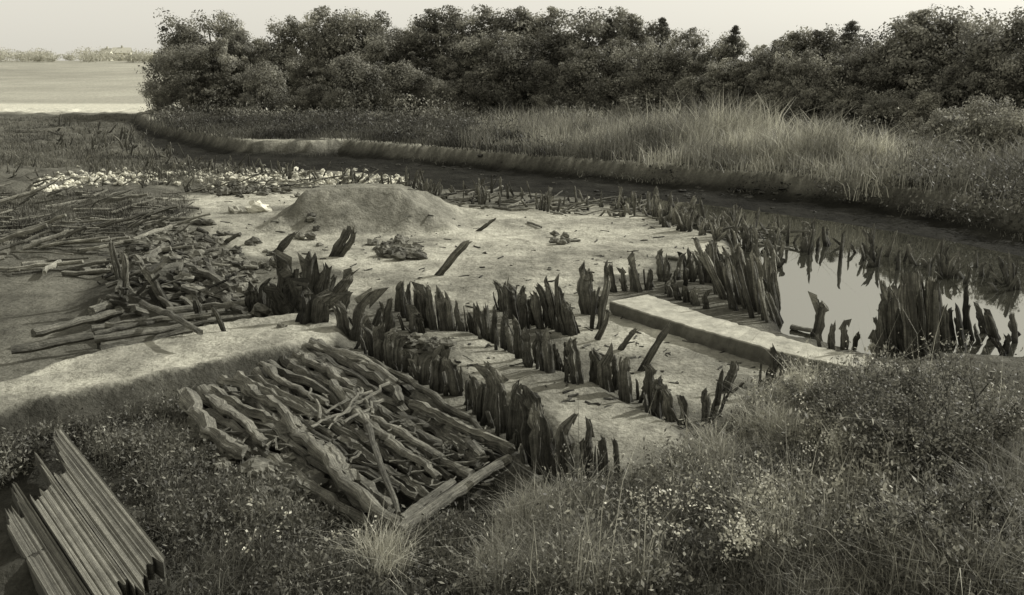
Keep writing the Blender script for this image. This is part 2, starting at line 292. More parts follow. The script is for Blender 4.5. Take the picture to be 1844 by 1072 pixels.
# ---------------------------------------------------------------- log platform
def PZ(u,v,z): p=G0(u,v,z); return np.array([float(p[0]),float(p[1]),z])
b=B()
for i in range(25):
    t=i/24; a0=np.array([345,722])*(1-t)+np.array([585,616])*t; a1=np.array([660,945])*(1-t)+np.array([925,808])*t
    cuts=[0,R.uniform(0.38,0.6),1.0] if R.random()<0.7 else [0,1.0]
    for k in range(len(cuts)-1):
        s0=cuts[k]+R.uniform(-0.02,0.05); s1=cuts[k+1]+R.uniform(-0.07,0.05); q0=a0*(1-s0)+a1*s0+R.normal(size=2)*7; q1=a0*(1-s1)+a1*s1+R.normal(size=2)*7
        z0=0.2+R.uniform(-0.15,0.10)-0.10*s0; z1=0.2+R.uniform(-0.15,0.10)-0.10*s1
        add_log(b,PZ(*q0,z0),PZ(*q1,z1),R.uniform(0.055,0.125),0.2,R.uniform(0.4,1.15),n=13,seg=18,taper=R.uniform(0.5,0.9),groove=0.18,knob=0.14)
for i in range(12):
    t=i/11; q0=np.array([350,790])*(1-t)+np.array([700,940])*t; p0=PZ(*(q0+R.normal(size=2)*12),0.0); p1=p0+np.array([R.uniform(0.3,0.9),R.uniform(-0.9,-0.5),-0.2]); add_log(b,p0,p1,R.uniform(0.07,0.12),0.3,0.55,n=11)
ex=[((335,712),(440,815),.13,(360,790)),((385,702),(545,778),.09,None),((380,720),(480,800),.11,None),((560,620),(714,694),.12,(650,645)),((575,616),(716,688),.08,None),((520,760),(722,945),.12,(590,840)),((600,690),(850,855),.09,(700,775)),((640,740),(790,860),.08,None),((740,728),(922,812),.08,None),((470,655),(590,726),.08,None),((430,678),(560,748),.08,None),((545,640),(640,700),.08,None),((450,700),(560,790),.09,None),((570,800),(640,870),.11,None)]
for q0,q1,r,mid in ex:
    add_log(b,PZ(*q0,0.34),PZ(*q1,0.28),r,0.2,1.1,mid=None if mid is None else PZ(*mid,0.31),n=14,seg=20,groove=0.17,knob=0.14)
for q0,q1 in [((670,705),(585,745)),((700,690),(620,735)),((560,770),(640,730)),((610,700),(670,745)),((690,720),(620,760)),((650,700),(600,760)),((575,755),(560,700))]:
    add_log(b,PZ(*q0,0.40),PZ(*q1,0.40),0.03,0.3,1.1)
for i in range(200):
    q=np.array([R.uniform(380,900),0.0]); q[1]=np.interp(q[0],[380,600,720,900],[740,770,820,815])+R.uniform(-70,60); p0=PZ(*q,0.28); a=R.uniform(0,6.28); add_log(b,p0,p0+np.array([math.cos(a),math.sin(a),R.normal()*.15])*R.uniform(.1,.45),R.uniform(0.008,0.026),0.3,R.uniform(0.4,1.3),n=5,seg=4)
b.build("log_platform",[MWL],smooth=False)
b=B()
add_log(b,PZ(722,955,0.25),PZ(917,825,0.35),0.085,0.05,1.2,n=7,groove=0.1,taper=0.9,seg=14)
add_log(b,PZ(722,935,0.22),PZ(815,868,0.25),0.075,0.05,1.0,n=7,groove=0.1,taper=0.9,seg=14)
add_log(b,PZ(905,800,0.25),PZ(985,885,-0.1),0.09,0.1,0.8)
b.build("crib_beam",[MWL])
b=B(); add_log(b,PZ(663,768,0.62),PZ(718,925,0.35),0.055,0.05,1.1,n=7,groove=0.08,taper=0.6); b.build("leaning_pole",[MWL])
# ---------------------------------------------------------------- driftwood left
b=B()
for q0,q1,r,z in [((160,575),(330,532),.12,.3),((165,592),(405,560),.09,.32),((170,612),(420,572),.08,.35),((180,628),(350,592),.08,.4),((255,545),(362,600),.07,.75),((165,560),(250,530),.10,.5),((300,560),(440,545),.10,.35),((60,600),(220,560),.11,.3),((20,630),(200,600),.10,.3),((170,602),(300,575),.06,.45),((190,585),(380,566),.06,.5),((230,500),(330,478),.13,.5),((340,480),(420,520),.12,.5),((260,470),(300,440),.1,.5),((380,520),(440,560),.12,.3)]:
    add_log(b,PZ(*q0,z),PZ(*q1,z+0.05),r,0.12,R.uniform(1.0,1.6),n=10,seg=12)
for i in range(140):
    u=R.uniform(170,425); v=R.uniform(max(420,480-(u-170)*0.4),570); p=G([u],[v])[0]; a=R.normal()*0.9; L=R.uniform(0.3,0.9); d=np.array([math.cos(a),math.sin(a),R.normal()*0.35]); z=R.uniform(0.0,0.3)
    add_log(b,p+[0,0,z],p+d*L+[0,0,z*0.6],R.uniform(0.03,0.11),0.2,R.uniform(0.3,1.4),n=7,seg=6,groove=0.2)
b.build("driftwood_pile",[MWL])
b=B()
for i in range(190):
    u=R.uniform(-60,720); v=R.uniform(315,352)+ (R.uniform(0,100) if u<330 else 0); p=G([u],[v])[0]; a=R.normal()*0.6; L=R.uniform(0.5,1.8); d=np.array([math.cos(a),math.sin(a),R.normal()*0.3]); add_log(b,p+[0,0,.1],p+d*L+[0,0,.15],R.uniform(0.02,0.055),0.2,R.uniform(0.4,1.5),n=5,seg=5)
n=130; P=G(R.uniform(-80,340,n),R.uniform(350,500,n))
for p in P:
    a=R.normal()*0.5+0.3; L=R.uniform(0.5,2.4); d=np.array([math.cos(a),math.sin(a),R.normal()*0.16]); add_log(b,p+[0,0,.08],p+d*L+[0,0,.12],R.uniform(0.03,0.10),0.15,R.uniform(0.6,1.8),n=7,seg=6)
for i in range(120):
    u=R.uniform(740,1400); v=np.interp(u,[740,1140,1400],[355,382,440])+R.uniform(-14,14); p=G([u],[v],-.12)[0]; a=R.normal()*0.6; L=R.uniform(0.4,1.6); d=np.array([math.cos(a),math.sin(a),R.normal()*0.2]); add_log(b,p+[0,0,.08],p+d*L+[0,0,.1],R.uniform(0.02,0.07),0.2,R.uniform(0.5,1.5),n=5,seg=5)
for q0,q1,r in [((840,352),(905,338),.09),((985,368),(1022,360),.07),((950,402),(975,412),.05),((1170,372),(1222,388),.06),((1200,466),(1235,470),.08),((1425,592),(1462,600),.08),((990,438),(1045,436),.06),((655,332),(700,318),.06)]:
    a0=G([q0[0]],[q0[1]],-.18)[0]; a1=G([q1[0]],[q1[1]],-.18)[0]; add_log(b,a0+[0,0,.04],a1+[0,0,.06],r,0.1,1.0)
b.build("fallen_timber",[MWL])
b=B(); n=620; P=G(R.uniform(340,1380,n),R.uniform(350,740,n))
P=P[(sd(P[:,:2],np.asarray(pFLAT))>0)|(sd(P[:,:2],np.asarray(pWALK))>0)]
for p in P:
    a=R.uniform(0,6.28); L=R.uniform(0.04,0.28)*(1+p[1]/60); add_log(b,p+[0,0,.01],p+np.array([math.cos(a),math.sin(a),0.1*R.normal()])*L,R.uniform(0.006,0.02)*(1+p[1]/40),0.3,R.uniform(0.3,1.2),n=5,seg=4)
b.build("wood_debris",[MWL])
# ---------------------------------------------------------------- rocks and sod
def rock(b,p,s,tone,mat=0,sq=0.7,ntheta=9,nphi=6):
    th=np.linspace(0,2*np.pi,ntheta,endpoint=False); ph=np.linspace(0.15,np.pi-0.15,nphi); TT,PP=np.meshgrid(th,ph)
    V=np.stack([np.cos(TT)*np.sin(PP),np.sin(TT)*np.sin(PP),np.cos(PP)*sq],-1)
    V*= (1+0.22*R.normal(size=TT.shape))[...,None]*s; V[...,0]*=R.uniform(0.8,1.4)
    idx=np.arange(TT.size).reshape(TT.shape); nx=np.roll(idx,-1,1)
    Fq=np.stack([idx[:-1],idx[1:],nx[1:],nx[:-1]],-1).reshape(-1,4)
    V=V.reshape(-1,3)+p; b.add(V,Fq,mat,tone); b.add(V[:ntheta],[list(range(ntheta))],mat,tone)
b=B()
u=R.uniform(60,735,1000); v=np.interp(u,[60,170,330,500,720],[335,322,316,322,328])+R.normal(size=1000)*7; PP_=G(u,v)
for p in PP_: rock(b,p+[0,0,.05],R.uniform(0.05,0.2),R.uniform(0.4,1.2),ntheta=6,nphi=4)
b.build("pale_rubble",[MST])
b=B(); p=G([462],[382])[0]; rock(b,p+[0,0,.15],0.42,1.0); rock(b,p+[-.9,-.1,.05],0.3,0.5); rock(b,p+[.4,.1,.05],0.25,0.8); b.build("pale_boulder",[MST])
def sod(name,lst,mat=MSOD,sq=0.7):
    b=B()
    for u,v,du,dv,n,smin,smax in lst:
        P=G(u+R.normal(size=n)*du,v+R.normal(size=n)*dv)
        for p in P: rock(b,p+[0,0,R.uniform(0,.15) if sq>0.5 else 0],R.uniform(smin,smax),R.uniform(0.6,1.5),sq=sq)
    b.build(name,[mat])
sod("sod_clump",[(720,455,18,9,50,.08,.3)]); sod("sod_clump",[(1010,436,12,3,10,.08,.16)]); sod("sod_clump",[(770,625,22,6,30,.06,.16)]); sod("sod_clump",[(400,500,36,28,140,.08,.26),(310,440,40,15,80,.08,.24)]); sod("sod_clump",[(440,346,45,4,60,.1,.26)])
sod("sod_clump",[(530,560,40,12,60,.08,.26),(340,800,30,20,26,.06,.18),(480,870,60,25,50,.06,.2)]); sod("sod_clump",[(560,405,10,5,8,.1,.2)])
sod("mud_lumps",[(700,300,260,5,70,.08,.22),(1300,352,180,5,50,.08,.22)],MMUD,0.4)
# ---------------------------------------------------------------- stone sill (right)
b=B(); n=70; t=np.linspace(0,1,n)
fu=np.interp(t,[0,.3,.65,1],[1098,1240,1420,1640]); fv=np.interp(t,[0,.3,.65,1],[543,588,638,684]); bu=np.interp(t,[0,.3,.65,1],[1165,1278,1430,1640]); bv=np.interp(t,[0,.3,.65,1],[530,569,613,666])
Fp=G0(fu,fv,0.36)+R.normal(size=(n,2))*0.014; Bp=G0(bu,bv,0.36)+R.normal(size=(n,2))*0.03; zt=0.36+R.normal(size=n)*0.004
rowsV=[]
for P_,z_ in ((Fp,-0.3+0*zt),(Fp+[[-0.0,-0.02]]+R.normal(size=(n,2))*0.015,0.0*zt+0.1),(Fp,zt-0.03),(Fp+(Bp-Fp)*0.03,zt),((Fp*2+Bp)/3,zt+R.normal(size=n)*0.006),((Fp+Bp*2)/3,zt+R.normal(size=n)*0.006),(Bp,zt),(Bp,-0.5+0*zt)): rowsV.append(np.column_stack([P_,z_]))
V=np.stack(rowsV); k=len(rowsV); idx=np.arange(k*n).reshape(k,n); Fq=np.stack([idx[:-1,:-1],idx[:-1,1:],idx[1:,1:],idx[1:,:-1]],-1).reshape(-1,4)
tr=np.repeat([.3,.3,.4,1,1,1,1,.5],n); b.add(V.reshape(-1,3),Fq,0,tr); b.add(V[:,0],[list(range(k))[::-1]],0,0.5); b.add(V[:,-1],[list(range(k))],0,0.5); b.build("stone_sill",[MCON])  # front rows toned darker: shade painted on the sill's front face
# ---------------------------------------------------------------- near weathered timber (bottom left)
b=B()
def plank(b,e0,e1,f0,f1,z0,z1,th=0.2,seg=44,jag=0.05,jag0=0.08,tone=1.0):
    a0,c0=[np.array([*G0(*q,z0),z0]) for q in (e0,f0)]; a1,c1=[np.array([*G0(*q,z1),z1]) for q in (e1,f1)]; m=25; grid=np.zeros((seg,m,3))
    prof=np.cumsum(R.normal(size=m))*0.005+R.normal(size=m)*0.007; endj=np.cumsum(R.normal(size=m))*jag*0.3; endj-=endj.mean(); ej0=np.abs(np.cumsum(R.normal(size=m)))*jag0*0.5+R.random(m)*jag0*0.5
    for i in range(seg):
        s=i/(seg-1); kk=max(0,(s-0.85)/0.15); k0=max(0,(0.3-s)/0.3)
        for j in range(m):
            w=j/(m-1); q_=s+endj[j]*kk+ej0[j]*k0; q=(a0*(1-q_)+a1*q_)*(1-w)+(c0*(1-q_)+c1*q_)*w; grid[i,j]=(q[0],q[1],q[2]+prof[j])
    L=np.linalg.norm(a1-a0); idx=np.arange(seg*m).reshape(seg,m); Fq=np.stack([idx[:-1,:-1],idx[:-1,1:],idx[1:,1:],idx[1:,:-1]],-1).reshape(-1,4)
    uv=np.stack(np.meshgrid(np.linspace(0,L,seg),np.linspace(0,np.linalg.norm(c0-a0),m)+R.random()*9,indexing='ij'),-1).reshape(-1,2)
    tn=tone*np.tile(R.uniform(0.75,1.25,m),seg)
    b.add(grid.reshape(-1,3),Fq,0,tn,uv)
    for e in (grid[:,0],grid[:,-1],grid[-1],grid[0]):
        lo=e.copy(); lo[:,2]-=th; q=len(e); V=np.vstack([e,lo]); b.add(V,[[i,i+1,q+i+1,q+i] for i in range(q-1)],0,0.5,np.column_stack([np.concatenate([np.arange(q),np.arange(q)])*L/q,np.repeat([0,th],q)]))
plank(b,(100,758),(288,992),(62,804),(246,1062),0.46,0.86,tone=0.85,jag0=0.10)
plank(b,(58,806),(243,1064),(22,850),(196,1116),0.44,0.86,tone=1.0,jag0=0.14)
plank(b,(18,853),(192,1118),(-20,896),(146,1180),0.42,0.85,tone=0.75,jag0=0.12)
b.build("weathered_timber",[MPL],smooth=False)
# ---------------------------------------------------------------- vegetation
def inpoly(poly,n):
    poly=np.array(poly,float); lo,hi=poly.min(0),poly.max(0); out=[]
    c=0
    while c<n:
        q=R.uniform(lo,hi,size=(n*2,2)); q=q[sd(q,poly)>0]; out.append(q); c+=len(q)
    return np.vstack(out)[:n]
def blades(b,P,h,w,lean,tone,mat=0):
    n=len(P); a=R.uniform(0,2*np.pi,n); d=np.stack([np.cos(a),np.sin(a),0*a],-1)
    fa=R.uniform(0,np.pi,n); s=np.stack([np.cos(fa),np.sin(fa)*0.5,0*a],-1); l=(np.abs(R.normal(size=n))*lean*h)[:,None]; h_=h[:,None]; w_=w[:,None]; up=np.array([0,0,1.0])
    b0=P-s*w_/2-up*0.03; b1=P+s*w_/2-up*0.03; m=P+up*h_*0.55+d*l*0.3; m0=m-s*w_*0.4; m1=m+s*w_*0.4; t=P+up*h_*(1-0.25*np.minimum(lean,1))+d*l
    V=np.stack([b0,b1,m0,m1,t],1).reshape(-1,3); k=np.arange(n)[:,None]*5
    Fc=np.concatenate([k+[0,1,3],k+[0,3,2],k+[2,3,4]]); T=np.repeat(tone,5); b.add(V,Fc,mat,T)
def leaves(b,Cn,s,tone,mat=0,asp=0.55,upb=0.0,nrm=None):
    n=len(Cn); a=R.normal(size=(n,3)); a[:,2]+=upb
    if nrm is not None:
        N=nrm+0.55*R.normal(size=(n,3)); N/=np.linalg.norm(N,axis=1)[:,None]; a-=N*(a*N).sum(1)[:,None]; a/=np.linalg.norm(a,axis=1)[:,None]; c=np.cross(N,a)
    else:
        a/=np.linalg.norm(a,axis=1)[:,None]; c=R.normal(size=(n,3)); c-=a*(a*c).sum(1)[:,None]; c/=np.linalg.norm(c,axis=1)[:,None]
    s=s[:,None]; V=np.stack([Cn-a*s/2,Cn+c*s*asp/2,Cn+a*s/2,Cn-c*s*asp/2],1).reshape(-1,3); k=np.arange(n)[:,None]*4
    b.add(V,k+[3,2,1,0],mat,np.repeat(tone,4))
def weeds(name,poly,n,per,hm,leaf,tone,spread=0.18,stem=True,cull=0.0,fr=0.9):
    b=B(); q=inpoly(poly,n); P=G(q[:,0],q[:,1]); nz=fbm(P[:,0]*fr+4,P[:,1]*fr,3); P=P[(P[:,2]>-0.12)&(nz>cull-0.5*(cull!=0))] if cull else P[P[:,2]>-0.12]; n=len(P)
    nz=fbm(P[:,0]*fr+4,P[:,1]*fr,3)
    pt=tone*R.uniform(0.5,1.7,n)*(1+1.2*nz); pt=np.clip(pt,0.015,0.6); hh=hm*R.uniform(0.3,1.3,n)*(1+1.5*nz); hh=np.maximum(hh,0.04)
    lf=leaf*R.uniform(0.6,1.8,n)
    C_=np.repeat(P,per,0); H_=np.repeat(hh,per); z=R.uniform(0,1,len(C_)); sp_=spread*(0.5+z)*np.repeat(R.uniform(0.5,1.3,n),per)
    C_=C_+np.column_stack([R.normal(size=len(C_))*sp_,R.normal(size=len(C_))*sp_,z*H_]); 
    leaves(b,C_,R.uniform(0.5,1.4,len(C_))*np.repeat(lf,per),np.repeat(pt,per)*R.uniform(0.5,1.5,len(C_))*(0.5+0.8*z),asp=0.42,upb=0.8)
    if stem:
        S=np.repeat(P,5,0)+R.normal(size=(5*n,3))*[0.06,0.06,0]; blades(b,S,np.repeat(hh,5)*R.uniform(0.8,1.7,5*n),np.full(5*n,0.010),0.5,np.repeat(pt,5)*1.4)
    return b.build(name,[MGR])
def grass(name,poly,n,tuft,h,w,lean,tone,jit=0.12,vary=1.0,patch=0.8):
    b=B(); q=inpoly(poly,n); P=G(q[:,0],q[:,1]); P=P[P[:,2]>-0.12]; n=len(P); pt=tone*R.uniform(0.5,1.5,n)*(1+vary*fbm(P[:,0]*0.35,P[:,1]*0.35,3)); pt=np.clip(pt,0.02,0.6); hh=h*R.uniform(0.4,1.2,n)*(1+patch*fbm(P[:,0]*0.3+9,P[:,1]*0.3,3))
    P2=np.repeat(P,tuft,0); P2[:,:2]+=R.normal(size=(len(P2),2))*jit; P2[:,2]=np.repeat(P[:,2],tuft)
    blades(b,P2,np.repeat(hh,tuft)*R.uniform(0.5,1.2,len(P2)),np.full(len(P2),w)*R.uniform(0.6,1.3,len(P2)),lean,np.repeat(pt,tuft)*R.uniform(0.7,1.3,len(P2))); return b.build(name,[MGR])
LEFTF=[(240,810),(200,768),(330,722),(330,800),(480,890),(640,960),(760,965),(880,930),(980,910),(860,1110),(300,1110),(310,990)]
LEFTG=[(-80,900),(-80,820),(60,785),(200,765),(240,810),(200,850),(125,775),(60,830),(0,880)]
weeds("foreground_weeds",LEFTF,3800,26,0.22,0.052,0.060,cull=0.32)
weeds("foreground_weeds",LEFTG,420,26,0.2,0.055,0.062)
grass("foreground_grass",LEFTF,1100,8,0.28,0.010,0.9,0.14,0.10)
RIGHTF=[(850,1110),(950,950),(1020,905),(1180,872),(1265,805),(1340,758),(1430,708),(1600,692),(1900,680),(1900,1110)]
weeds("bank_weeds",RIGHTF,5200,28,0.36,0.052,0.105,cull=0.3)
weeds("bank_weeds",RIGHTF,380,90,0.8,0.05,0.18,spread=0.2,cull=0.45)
grass("bank_grass",RIGHTF,3600,10,0.5,0.009,0.8,0.25,0.14,1.4,1.6)
grass("grass_tussock",[(860,1060),(900,960),(960,930),(1040,910),(1100,960),(1060,1080)],300,36,0.8,0.010,0.8,0.34,0.10)
for q in [(1260,820,1310,860),(1350,740,1430,800),(1180,910,1260,960),(1480,900,1560,960),(1380,980,1460,1050),(1600,800,1680,860),(660,990,720,1050),(1560,720,1640,760),(1120,980,1180,1040),(1280,880,1340,930)]:
    grass("grass_tussock",[(q[0],q[1]),(q[2],q[1]),(q[2],q[3]),(q[0],q[3])],50,36,0.68,0.010,0.8,0.32,0.09)
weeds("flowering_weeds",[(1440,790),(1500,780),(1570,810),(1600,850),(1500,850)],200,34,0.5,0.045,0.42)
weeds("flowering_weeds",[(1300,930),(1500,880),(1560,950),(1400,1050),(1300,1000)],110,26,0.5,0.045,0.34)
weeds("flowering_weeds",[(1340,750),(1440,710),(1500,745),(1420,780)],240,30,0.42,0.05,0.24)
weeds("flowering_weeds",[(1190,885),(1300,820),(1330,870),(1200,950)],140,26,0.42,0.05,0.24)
b=B()
for (x0,y0,x1,y1,n) in [(1440,780,1600,860,110),(1480,900,1590,960,44),(1300,1010,1350,1060,28),(1340,930,1400,980,30),(1140,950,1200,980,20),(1200,880,1420,1050,70),(1500,960,1690,1050,60),(1350,730,1440,780,24),(400,960,700,1050,10)]:
    P=G(R.uniform(x0,x1,n),R.uniform(y0,y1,n)); P[:,2]+=R.uniform(0.3,0.65,n); P=np.repeat(P,9,0)+R.normal(size=(9*n,3))*0.04; leaves(b,P,R.uniform(0.025,0.05,9*n),R.uniform(0.45,0.8,9*n),asp=0.8)
b.build("white_wildflowers",[MGR])
# far bank
grass("reed_bed",[(830,270),(880,205),(1100,212),(1300,225),(1500,240),(1660,262),(1900,300),(1900,372),(1640,340),(1450,318),(1300,306),(1000,282)],3400,14,1.3,0.045,0.5,0.20,0.5,1.2,1.3)
grass("reed_bed",[(1050,240),(1300,250),(1500,270),(1600,290),(1590,318),(1400,300),(1200,283)],1300,14,1.9,0.045,0.55,0.27,0.5,1.3,1.5)
grass("marsh_grass",[(285,228),(270,212),(500,212),(900,222),(1000,282),(850,268),(620,250),(430,250)],3200,10,0.6,0.06,0.7,0.09,0.6,1.4)
grass("marsh_grass",[(-60,215),(245,208),(252,262),(325,292),(470,312),(330,335),(170,300),(-60,300)],2600,9,0.45,0.05,0.8,0.11,0.5,1.4)
grass("marsh_grass",[(-60,345),(330,350),(330,400),(170,430),(-60,450)],900,9,0.3,0.03,0.8,0.10,0.3,1.4)
grass("bank_edge_grass",[(430,262),(620,256),(850,274),(1000,290),(1300,316),(1600,350),(1900,395),(1900,408),(1600,362),(1300,328),(1000,300),(700,273),(430,268)],600,9,0.4,0.035,1.0,0.12,0.4,1.5,1.5)
weeds("bank_shrubs",[(270,226),(290,216),(620,220),(900,228),(1000,275),(850,264),(620,246),(430,246)],420,40,1.0,0.16,0.05,0.7,False,fr=0.15)
weeds("bank_shrubs",[(1620,335),(1650,290),(1900,320),(1900,390),(1720,362)],240,60,1.3,0.14,0.07,0.5,False,fr=0.2)
weeds("bank_shrubs",[(860,258),(1000,268),(1300,296),(1600,335),(1700,360),(1700,376),(1300,316),(1000,291)],320,30,0.5,0.1,0.05,0.4,False,fr=0.3)
# ---------------------------------------------------------------- trees
def decid(name,seed,Rr=3.4,Ht=10,base=1.3,ncl=190,per=85,leaf=0.29,trunk=True,alb=0.20,cmin=0.3,cmax=0.95,nl=16):  # alb raised: distance haze painted into the leaf colour
    global R
    Rs=R; R=np.random.default_rng(seed); b=B()
    la=R.uniform(0,6.28,nl); lz=np.linspace(0.10,0.93,nl)+R.normal(size=nl)*0.04
    e=np.sqrt(np.clip(1-((lz-0.42)/0.68)**2,0.02,1)); lr=Rr*e*R.uniform(0.35,0.85,nl); L0=np.stack([np.cos(la)*lr,np.sin(la)*lr,base+(Ht-base)*lz],-1); L0[-1,:2]*=0.4
    ls=Rr*R.uniform(0.34,0.56,nl)*(0.5+0.5*e)
    k=R.integers(0,nl,ncl); d=R.normal(size=(ncl,3)); d/=np.linalg.norm(d,axis=1)[:,None]; Cc=L0[k]+d*(ls[k]*R.uniform(0.4,1.05,ncl))[:,None]*[1,1,0.8]
    core=R.random(ncl)<0.2; Cc[core]=np.column_stack([R.normal(size=core.sum())*Rr*0.3,R.normal(size=core.sum())*Rr*0.3,base+(Ht-base)*R.uniform(0.05,0.8,core.sum())])
    Cc[:,2]=np.maximum(Cc[:,2],base*0.6)
    cr=R.uniform(cmin,cmax,ncl)*Rr/3.4
    if trunk:
        tp=logpath((0,0,-0.5),(L0[-1,0],L0[-1,1],Ht*0.85),9,0.2); V,Fc,uv=tube(tp,np.linspace(0.22,0.03,9),7,0.08); b.add(V,Fc,1,1,uv)
        for i in range(nl):
            V,Fc,uv=tube(logpath(tp[min(7,max(1,int(lz[i]*7)))],L0[i],6,0.4),np.linspace(0.1,0.04,6),5,0.05); b.add(V,Fc,1,1,uv)
    ld=R.normal(size=(ncl,per,3)); ld/=np.linalg.norm(ld,axis=2)[...,None]; P=Cc[:,None,:]+ld*cr[:,None,None]*(R.uniform(0.45,1.3,(ncl,per,1))**0.8)*[1,1,0.7]
    tn=alb*R.uniform(0.55,1.5,ncl)[:,None]*R.uniform(0.6,1.4,(ncl,per))
    ctr=np.array([0,0,base+(Ht-base)*0.35]); out=Cc-ctr; out/=np.linalg.norm(out,axis=1)[:,None]+1e-6; N=ld*0.8+out[:,None,:]*0.6
    leaves(b,P.reshape(-1,3),R.uniform(0.4,1.4,ncl*per)*leaf,tn.ravel(),nrm=N.reshape(-1,3)); me=b.mesh(name,[ML,MBARK]); R=Rs; return me
def conif(name,seed,Ht=11,Rr=2.6):
    global R
    Rs=R; R=np.random.default_rng(seed); b=B(); tp=logpath((0,0,-0.5),(0.1,0,Ht),9,0.05); V,Fc,uv=tube(tp,np.linspace(0.2,0.02,9),7,0.08); b.add(V,Fc,1,1,uv)
    for i in range(150):
        z=Ht*(0.12+0.87*R.random()**0.9); r=Rr*(1-z/Ht)**0.75*R.uniform(0.5,1.15)+0.15; a=R.uniform(0,6.28); e=np.array([math.cos(a)*r,math.sin(a)*r,z-0.05*r]); s=np.array([0,0,z])
        V,Fc,uv=tube(np.linspace(s,e,4),np.linspace(0.04,0.01,4),4,0.05); b.add(V,Fc,1,1,uv)
        n=90; t=R.uniform(0.15,1.05,n)[:,None]; P=s*(1-t)+e*t+R.normal(size=(n,3))*[0.22,0.22,0.16]*(0.4+r/Rr); leaves(b,P,R.uniform(0.1,0.26,n),0.12*R.uniform(0.7,1.3)*R.uniform(0.7,1.3,n),asp=0.4)
    me=b.mesh(name,[ML,MBARK]); R=Rs; return me
DT=[decid("deciduous_tree",s,Rr=rr,base=bb) for s,rr,bb in ((11,3.9,0.8),(12,3.5,0.9),(13,4.3,0.6),(14,3.3,0.8),(15,3.8,1.0),(16,4.1,0.7))]
SH=[decid("shrub",s,Rr=2.7,Ht=4.4,base=0.0,ncl=130,per=90,leaf=0.19,trunk=True,alb=0.22,cmin=0.45,cmax=1.0,nl=9) for s in (21,22,23)]
CT=[conif("conifer_tree",s,11,rr) for s,rr in ((31,3.0),(32,3.6))]
def place(name,me,u,vb,vt,h0,w=1.0,gz=None):
    D=9600.0/(vb-130.0); a,bq,c=ray(u,vb); x=a/bq*D; z=float(H([x],[D])[0]); a,bq,c=ray(u,vt); top=CZ+c/bq*D; s=max((top-z)/h0,0.15)
    o=bpy.data.objects.new(name,me); o.location=(x,D,z-0.1); o.rotation_euler=(0,0,R.uniform(0,6.28)); o.scale=(s*w,s*w,s); scene.collection.objects.link(o)
def dline(u): return np.interp(u,[270,450,900,1200,1500,1700,1850],[207,206,212,225,252,268,285])
for u,vt,w in [(305,78,.8),(350,38,.95),(402,32,.95),(434,52,.7),(480,80,.8),(515,42,.9),(560,30,1),(612,26,1),(645,30,.9),(672,34,.95),(708,58,.8),(748,34,.95),(800,24,1.05),(830,26,1),(862,22,1.05),(925,26,1.05),(955,24,1),(985,22,1.05),(1045,28,1.05),(1100,26,1),(1150,32,.95),(1200,60,.8),(1245,62,.9),(1290,62,.9),(1350,86,.9),(1402,80,.9),(1450,52,1),(1485,48,.9),(1560,66,.9),(1608,28,1),(1640,26,1),(1672,26,1.05),(1722,46,.95),(1780,28,1),(1840,24,1)]:
    place("deciduous_tree",DT[int(R.integers(0,6))],u,dline(u)-R.uniform(0,3),vt,9.7,w)
for u,vt,w in [(1186,30,1),(1312,44,1),(1515,32,1.1),(1690,28,.9),(1092,28,.8),(1385,70,.8)]:
    place("conifer_tree",CT[int(R.integers(0,2))],u,dline(u)-1,vt,11,w)
for i,u in enumerate(np.arange(318,1880,44)):
    place("deciduous_tree",DT[int(R.integers(0,6))],u+R.uniform(-12,12),dline(u)+R.uniform(2,6),R.uniform(60,115) if not 1200<u<1440 else R.uniform(92,125),9.8,R.uniform(0.9,1.25))
for u,vb,vt,w in [(490,216,112,1.0),(650,219,106,1.15),(740,220,118,1.1),(800,221,140,1),(858,218,128,1),(570,214,150,1),(340,212,140,1),(400,212,150,1),(440,214,165,1),(540,216,170,1),(600,216,165,1),(700,218,160,1),(920,218,150,1),(990,222,155,1.1),(1070,226,150,1),(1150,230,150,1.1),(1230,236,140,1.1),(1310,240,160,1),(1385,250,165,1.2),(1440,256,150,1),(1510,262,150,1),(1580,272,160,1.1),(1650,285,170,1),(1690,300,190,1),(1760,310,170,1),(1830,320,190,1.1),(1640,318,250,0.8),(300,212,160,.8)]:
    place("shrub",SH[int(R.integers(0,3))],u,vb,vt,4.5,w*0.95)
weeds("undergrowth",[(270,215),(280,206),(900,206),(1200,216),(1500,238),(1880,262),(1880,300),(1500,262),(1200,238),(900,222)],700,60,1.4,0.2,0.11,0.8,False,fr=0.1)
# distant hill trees and houses
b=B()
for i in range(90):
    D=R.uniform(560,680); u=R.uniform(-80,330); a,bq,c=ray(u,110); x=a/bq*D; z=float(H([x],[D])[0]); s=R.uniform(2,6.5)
    d=R.normal(size=(260,3)); d/=np.linalg.norm(d,axis=1)[:,None]; leaves(b,np.array([x,D,z+s*0.7])+d*s*R.uniform(0.4,1.1,(260,1))*[1.5,1,0.8],R.uniform(0.5,1.4,260),0.45*R.uniform(0.7,1.3,260))  # pale leaf tone: haze over the hill painted into the foliage
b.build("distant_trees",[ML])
def box(x0,x1,y0,y1,z0,z1):
    V=[(x0,y0,z0),(x1,y0,z0),(x1,y1,z0),(x0,y1,z0),(x0,y0,z1),(x1,y0,z1),(x1,y1,z1),(x0,y1,z1)]; return V,[[0,3,2,1],[4,5,6,7],[0,1,5,4],[1,2,6,5],[2,3,7,6],[3,0,4,7]]
